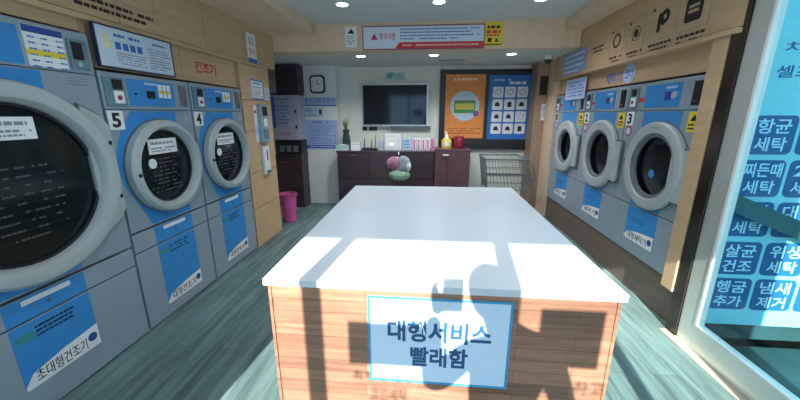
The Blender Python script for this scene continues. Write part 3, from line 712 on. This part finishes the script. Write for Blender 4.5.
t = thing('laundry_bag', 'round clear bag of pink and green laundry hanging on the sideboard front', 'bag', (-.455, 5.11, .70))
MB().ball((0, 0, 0), (.21, .085, .215), 24, 16).build('bag_skin', glass_mat('clear_plastic', (.9, .93, .93)), t, True)
for nm, c, p, r_ in (('pink_cloth', (.36, .15, .23), (-.06, -.01, .07), (.13, .06, .11)), ('grey_cloth', (.25, .30, .34), (.07, 0, .04), (.13, .055, .15)), ('green_cloth', (.34, .48, .34), (.01, -.005, -.11), (.17, .06, .09)), ('white_cloth', (.65, .68, .7), (.15, -.02, .03), (.04, .035, .08))):
    o = MB().ball(p, r_, 24, 16).build(nm, mat(nm, c, .8, var=.25, scale=14), t, True)
    tx = bpy.data.textures.new('crumple', 'CLOUDS'); tx.noise_scale = .06; md = o.modifiers.new('crumple', 'DISPLACE'); md.texture = tx; md.strength = .02
MB().tube([(-.0, 0, .20), (0, .03, .235), (0, .085, .24)], .006).build('drawstring', PAPER, t, True)

# things on the sideboard
TOP = .945
t = thing('potted_plant', 'thin leaved plant in a dark vase at the left end of the sideboard', 'plant', (-1.34, 5.42, TOP))
MB().lathe((0, 0, 0), [(0, 0), (.06, 0), (.075, .08), (.06, .20), (.045, .27), (.055, .33), (.048, .33), (.04, .27), (0, .26)], 24, 'Z').build('vase', mat('dark_green_vase', (.02, .045, .04), .3), t, True)
q = MB(); rnd = random.Random(81)
for k in range(9):
    a = rnd.uniform(0, 2*pi); l = rnd.uniform(.12, .27); s_ = rnd.uniform(.02, .08)
    p = [Vector((0, 0, .27)), Vector((cos(a)*s_*.4, sin(a)*s_*.4, .27+l*.5)), Vector((cos(a)*s_, sin(a)*s_, .27+l))]
    q.cone(p[0], p[1], .003, .009, 6); q.cone(p[1], p[2], .009, .001, 6)
q.build('leaves', mat('leaf_green', (.07, .13, .05), .6, var=.3), t)
t = thing('tissue_box', 'mint and white tissue box below the dark vase', 'box', (-1.38, 5.29, TOP))
B('carton', mat('mint_carton', (.36, .58, .52), .6), t, -.10, .10, -.055, .055, 0, .085, bev=.003); B('slot', PAPER, t, -.05, .05, -.02, .02, .085, .10, bev=.004); B('side_band', PAPER, t, -.1005, .1005, -.0555, .0555, .01, .03)
t = thing('white_carton', 'small white carton beside the mint tissue box', 'box', (-1.165, 5.32, TOP))
B('carton', PAPER, t, -.075, .075, -.05, .05, 0, .13, bev=.003); B('lid_line', GREYD, t, -.0755, .0755, -.0505, .0505, .10, .104)
t = thing('antenna_router', 'black router with upright antennas left of the white machine box', 'router', (-.93, 5.38, TOP))
B('body', BLACK, t, -.14, .10, -.06, .06, 0, .035, bev=.006)
for x, h_ in ((-.12, .19), (.0, .17), (.06, .24)): MB().cone((x, .04, .03), (x+.01, .045, h_), .009, .006, 10).build('antenna', BLACK, t, True)
for x, wd, hh, lab, c in ((-.765, .09, .15, 'pale grey carton behind the router antennas', (.45, .5, .52)), (-.565, .28, .255, 'white machine box with a bright spot in the middle of the sideboard', (.62, .66, .68)), (-.34, .15, .20, 'pale blue carton right of the white machine box', (.46, .54, .66))):
    t = thing('carton', lab, 'box', (x, 5.42, TOP))
    B('shell', mat('carton_%d' % int(-x*1000), c, .6), t, -wd/2, wd/2, -.07, .07, 0, hh, bev=.004)
    if hh > .22:
        B('front_panel', PRINTW, t, -.11, .06, -.074, -.07, .05, .19); MB().cyl((-.02, -.074, .105), (-.02, -.08, .105), .016).build('indicator', LAMP, t); B('front_mark', YELLOW, t, -.06, .02, -.0755, -.074, .145, .16)
    else: small_print(PRINTB, t, -wd*.35, wd*.35, .03, hh-.03, 3, -.07, 82)
for k in range(5):
    t = thing('detergent_pouch', 'white and pink striped pouch, %s of five in the row on the sideboard' % ('first from left', 'second from left', 'middle one', 'fourth from left', 'rightmost')[k], 'pouch', (-.225+.072*k, 5.42, TOP), 0, 'row of striped pouches')
    B('sleeve', PRINTW if k < 4 else mat('pink_sleeve', (.55, .22, .36), .5), t, -.03, .03, -.08, .08, 0, .19+.006*(k % 2), bev=.006)
    B('stripe', mat('raspberry_%d' % k, (.55, .12, .28), .5), t, -.012, .012, -.083, -.078, .02, .17)
t = thing('yellow_bottle', 'yellow bottle with pale cap on the plum cabinet', 'bottle', (.285, 5.38, .985))
MB().lathe((0, 0, 0), [(0, 0), (.075, 0), (.08, .01), (.08, .12), (.06, .15), (.028, .16), (0, .16)], 24, 'Z').build('body', mat('yellow_plastic', (.72, .55, .10), .4), t, True)
MB().cone((0, 0, .16), (0, 0, .215), .03, .022, 16).build('cap', PAPER, t, True); MB().tube([(0, 0, .215), (.0, 0, .25), (-.04, 0, .25)], .008).build('nozzle', PAPER, t, True); B('front_label', PRINTW, t, -.035, .035, -.0825, -.078, .04, .10)
t = thing('red_jar', 'dark red jar with lid beside the yellow bottle', 'jar', (.48, 5.38, .985))
MB().lathe((0, 0, 0), [(0, 0), (.07, 0), (.08, .015), (.08, .14), (.07, .155), (0, .155)], 24, 'Z').build('glass', mat('ruby', (.24, .012, .03), .25), t, True); MB().cyl((0, 0, .155), (0, 0, .19), .076, 24).build('lid', REDD, t, True)

# ---------------------------------------------------------------- laundry cart
WIRE = mat('grey_wire', (.20, .24, .27), .4, .7)
t = thing('laundry_cart', 'grey wire laundry cart parked under the black poster case', 'cart', (1.16, 5.0, 0))
def ring(z, f):                         # basket outline, wider at the top
    x0, x1 = -.36+.06*f, .21+.15*f; y0, y1 = -.30+.06*f, .30+.0*f
    return [Vector((x0, y0, z)), Vector((x1, y0, z)), Vector((x1, y1, z)), Vector((x0, y1, z)), Vector((x0, y0, z))]
def ringz(f): return ring(.90-.45*f, f)
MB().tube(ringz(0), .013).build('top_rim', GREYD, t, True)
q = MB()
for f in (.25, .5, .75, 1): q.tube(ringz(f), .005, 6)
A, Z_ = ringz(0), ringz(1)
for i in range(4):
    n = 13
    for k in range(n+1):
        s_ = k/n; q.cyl(A[i].lerp(A[i+1], s_), Z_[i].lerp(Z_[i+1], s_), .003, 5)
for k in range(12): s_ = k/11; q.cyl(Z_[0].lerp(Z_[1], s_), Z_[3].lerp(Z_[2], s_), .003, 5)
q.build('wire_basket', WIRE, t)
MB().tube([Vector((-.33, -.27, .69)), Vector((.29, -.27, .69))], .014).build('front_bar', GREYD, t, True)
MB().tube([Vector((.21, .22, .90)), Vector((.33, .10, .88)), Vector((.40, .0, .74)), Vector((.42, -.02, .58)), Vector((.33, .0, .52))], .013).build('side_handle', GREYD, t, True)
q = MB(); fr_ = [Vector((-.29, -.2, .16)), Vector((.28, -.2, .16)), Vector((.28, .25, .16)), Vector((-.29, .25, .16)), Vector((-.29, -.2, .16))]
q.tube(fr_, .012)
for i, z_ in zip(range(4), (Z_[0], Z_[1], Z_[2], Z_[3])): q.cyl(fr_[i], z_, .011, 8)
q.build('chassis', WIRE, t, True)
for p in fr_[:4]:
    wv = MB().cyl((p.x-.014, p.y, .055), (p.x+.014, p.y, .055), .055, 20).build('wheel', BLACK, t, True); MB().box(p.x-.022, p.x+.022, p.y-.012, p.y+.012, .075, .16).build('caster_fork', WIRE, wv)

# ---------------------------------------------------------------- outside: lettered cyan board seen through the side glass
t = thing('outdoor_signboard', 'bright cyan signboard of blue square stickers seen through the right glass', 'signboard', (2.4, 2.13, 0))
B('board', FILMC, t, -.59, .55, 0, .045, .14, 2.45)
rows = [(1.275, '항균\n세탁', '고온\n세탁'), (1.02, '찌든때\n세탁', '2배\n세탁'), (.765, '이불\n세탁', '대형\n세탁'), (.505, '살균\n건조', '위생\n세탁'), (.255, '헹굼\n추가', '냄새\n제거')]
for z0, a, b in rows:
    for k, s_ in enumerate((a, b, None)):
        x0 = 1.862-2.4+.262*k; zz = z0
        st = MB().prism(rrect(x0, x0+.24, zz, zz+.222, .03), -.0025, 0).build('square_sticker', STICKB, t)
        if s_: 
            u, v = s_.split('\n'); ins = .03 if len(u) < 3 else .015
            text(u, STICKW, st, x0+ins, x0+.24-ins, zz+.12, zz+.205, -.0026, bold=.012); text(v, STICKW, st, x0+.035, x0+.205, zz+.018, zz+.10, -.0026, bold=.012)
for s_, x0, x1, z0, z1 in (('셀프빨래방', 1.915, 2.40, 1.70, 1.765), ('차별화된', 1.93, 2.35, 1.83, 1.885), ('세탁', 1.97, 2.2, 1.98, 2.05)): text(s_, STICKB, t, x0-2.4, x1-2.4, z0, z1, 0, bold=.012)
t = thing('sloping_shadow_band', 'dark teal sloping band imitating a shadow across the cyan signboard', 'shadow band', (2.3, 2.085, .80))  # added bar, stands in for a slanting shadow on the signboard
o = MB().box(-.52, .52, -.012, .0, -.05, .05).build('shadow_bar', mat('dark_teal_shade', (.012, .10, .11), .5), t); o.data.transform(Matrix.Rotation(R(22), 4, 'Y'))
for x in (-.4, .4): B('shadow_bar_bracket', GREYD, t, x-.01, x+.01, .0, .0415, -x*.404-.01, -x*.404+.01)

# ---------------------------------------------------------------- stickers on the storefront glass (their shadows fall on the counter)
def gthing(name, label, cat): return thing(name, label, cat, (0, YS-.0465, 0))
def shadow_src(x, z, y=1.20):            # from the counter front back along the sun to the glass
    k = y-(YS-.04); return x-.12*k, z+.545*k
def gsign(x0, x1, z0, z1, label):
    a, c = shadow_src(x0, z0); b, d = shadow_src(x1, z1)
    t = gthing('window_sticker', label, 'sticker'); B('sheet', BLUE, t, a, b, 0, .002, c, d)
gsign(-.325, .02, .455, .665, 'square sticker on the storefront glass left of the photographer')
gsign(.455, .70, .50, .765, 'square sticker on the storefront glass right of the photographer')
for s_, x0, x1, z0, z1, lab in (('관리하고', .49, .74, .37, .44, 'lettering on the storefront glass under the right sticker'),
                            ('최적의 세탁', -.31, -.05, .37, .425, 'upper lettering on the storefront glass under the left sticker'),
                            ('코인세탁', -.235, -.07, .265, .345, 'lower lettering on the storefront glass under the left sticker')):
    a, c = shadow_src(x0, z0); b, d = shadow_src(x1, z1)
    t = gthing('window_lettering', lab, 'lettering'); text(s_, BLUED, t, a, b, c, d, .0015, bold=.015)

# ---------------------------------------------------------------- the photographer behind the camera
def skin_body(name, verts, edges, radii, m, parent, sub=2):
    me = bpy.data.meshes.new(name); me.from_pydata(verts, edges, []); o = bpy.data.objects.new(name, me); COL.objects.link(o); o.parent = parent
    sk = o.modifiers.new('skin', 'SKIN'); sk.use_smooth_shade = True
    for i, r_ in enumerate(radii): me.skin_vertices[0].data[i].radius = (r_, r_) if not isinstance(r_, tuple) else r_
    me.skin_vertices[0].data[0].use_root = True
    sb = o.modifiers.new('sub', 'SUBSURF'); sb.levels = sub; sb.render_levels = sub
    me.materials.append(m); return o
SKIN = mat('skin', (.55, .34, .25), .5); CLOTH = mat('navy_jacket', (.03, .04, .07), .8); TROUS = mat('dark_trousers', (.04, .04, .045), .8); HAIR = mat('black_hair', (.012, .01, .01), .5)
px, py = .17, -.33
t = thing('person', 'person in a dark jacket holding up a phone, casting the shadow on the counter', 'person', (px, py, 0))
V = [(0, 0, .93), (-.02, 0, 1.12), (-.02, .0, 1.31), (-.01, 0, 1.43), (-.06, .02, 1.52), (-.085, .04, 1.60), (-.09, .045, 1.68),
     (-.17, 0, 1.37), (-.31, .09, 1.15), (-.285, .25, 1.41), (.16, 0, 1.38), (.25, .0, 1.10), (.27, .10, .86),
     (-.10, 0, .88), (-.11, .01, .48), (-.11, -.02, .08), (-.11, .12, .035), (.10, 0, .88), (.11, .01, .48), (.11, -.02, .08), (.11, .12, .035)]
E_ = [(0, 1), (1, 2), (2, 3), (3, 4), (4, 5), (5, 6), (2, 7), (7, 8), (8, 9), (2, 10), (10, 11), (11, 12), (0, 13), (13, 14), (14, 15), (15, 16), (0, 17), (17, 18), (18, 19), (19, 20)]
rad = [(.16, .12), (.17, .12), (.185, .12), (.10, .08), .055, .075, .085, .07, .06, .032, .07, .055, .03, .085, .06, .045, .035, .085, .06, .045, .035]
skin_body('body', V, E_, rad, CLOTH, t)
MB().ball((-.095, .05, 1.63), (.078, .095, .115), 20, 14).build('face', SKIN, t, True)
MB().ball((-.095, .03, 1.665), (.09, .105, .105), 20, 14).build('hair', HAIR, t, True)
for nm, sx in (('left_hand', -1), ('right_hand', 1)):
    c = Vector((-.272, .285, 1.465)) if sx < 0 else Vector((.275, .14, .80))
    vs = [tuple(c+Vector((0, -.03, -.06))), tuple(c)]; es = [(0, 1)]; rr = [.022, .03]
    for f in range(4):
        b = len(vs); fx = -sx*.012*0
        vs += [tuple(c+Vector((sx*.01, .03, -.012+.018*f))), tuple(c+Vector((-sx*.012, .045, -.006+.018*f)))]; es += [(1, b), (b, b+1)]; rr += [.009, .008]
    b = len(vs); vs += [tuple(c+Vector((-sx*.02, -.012, .02))), tuple(c+Vector((-sx*.035, -.002, .045)))]; es += [(1, b), (b, b+1)]; rr += [.011, .009]
    skin_body(nm, vs, es, rr, SKIN, t)
t = thing('smartphone', 'black smartphone held upright by the photographer', 'phone', (-.038, -.028, 1.475))
B('case', BLACK, t, -.042, .042, -.008, 0, -.075, .075, bev=.004)
MB().cyl((.030, 0, .030), (.030, .004, .030), .009).build('lens', GREYD, t, True)
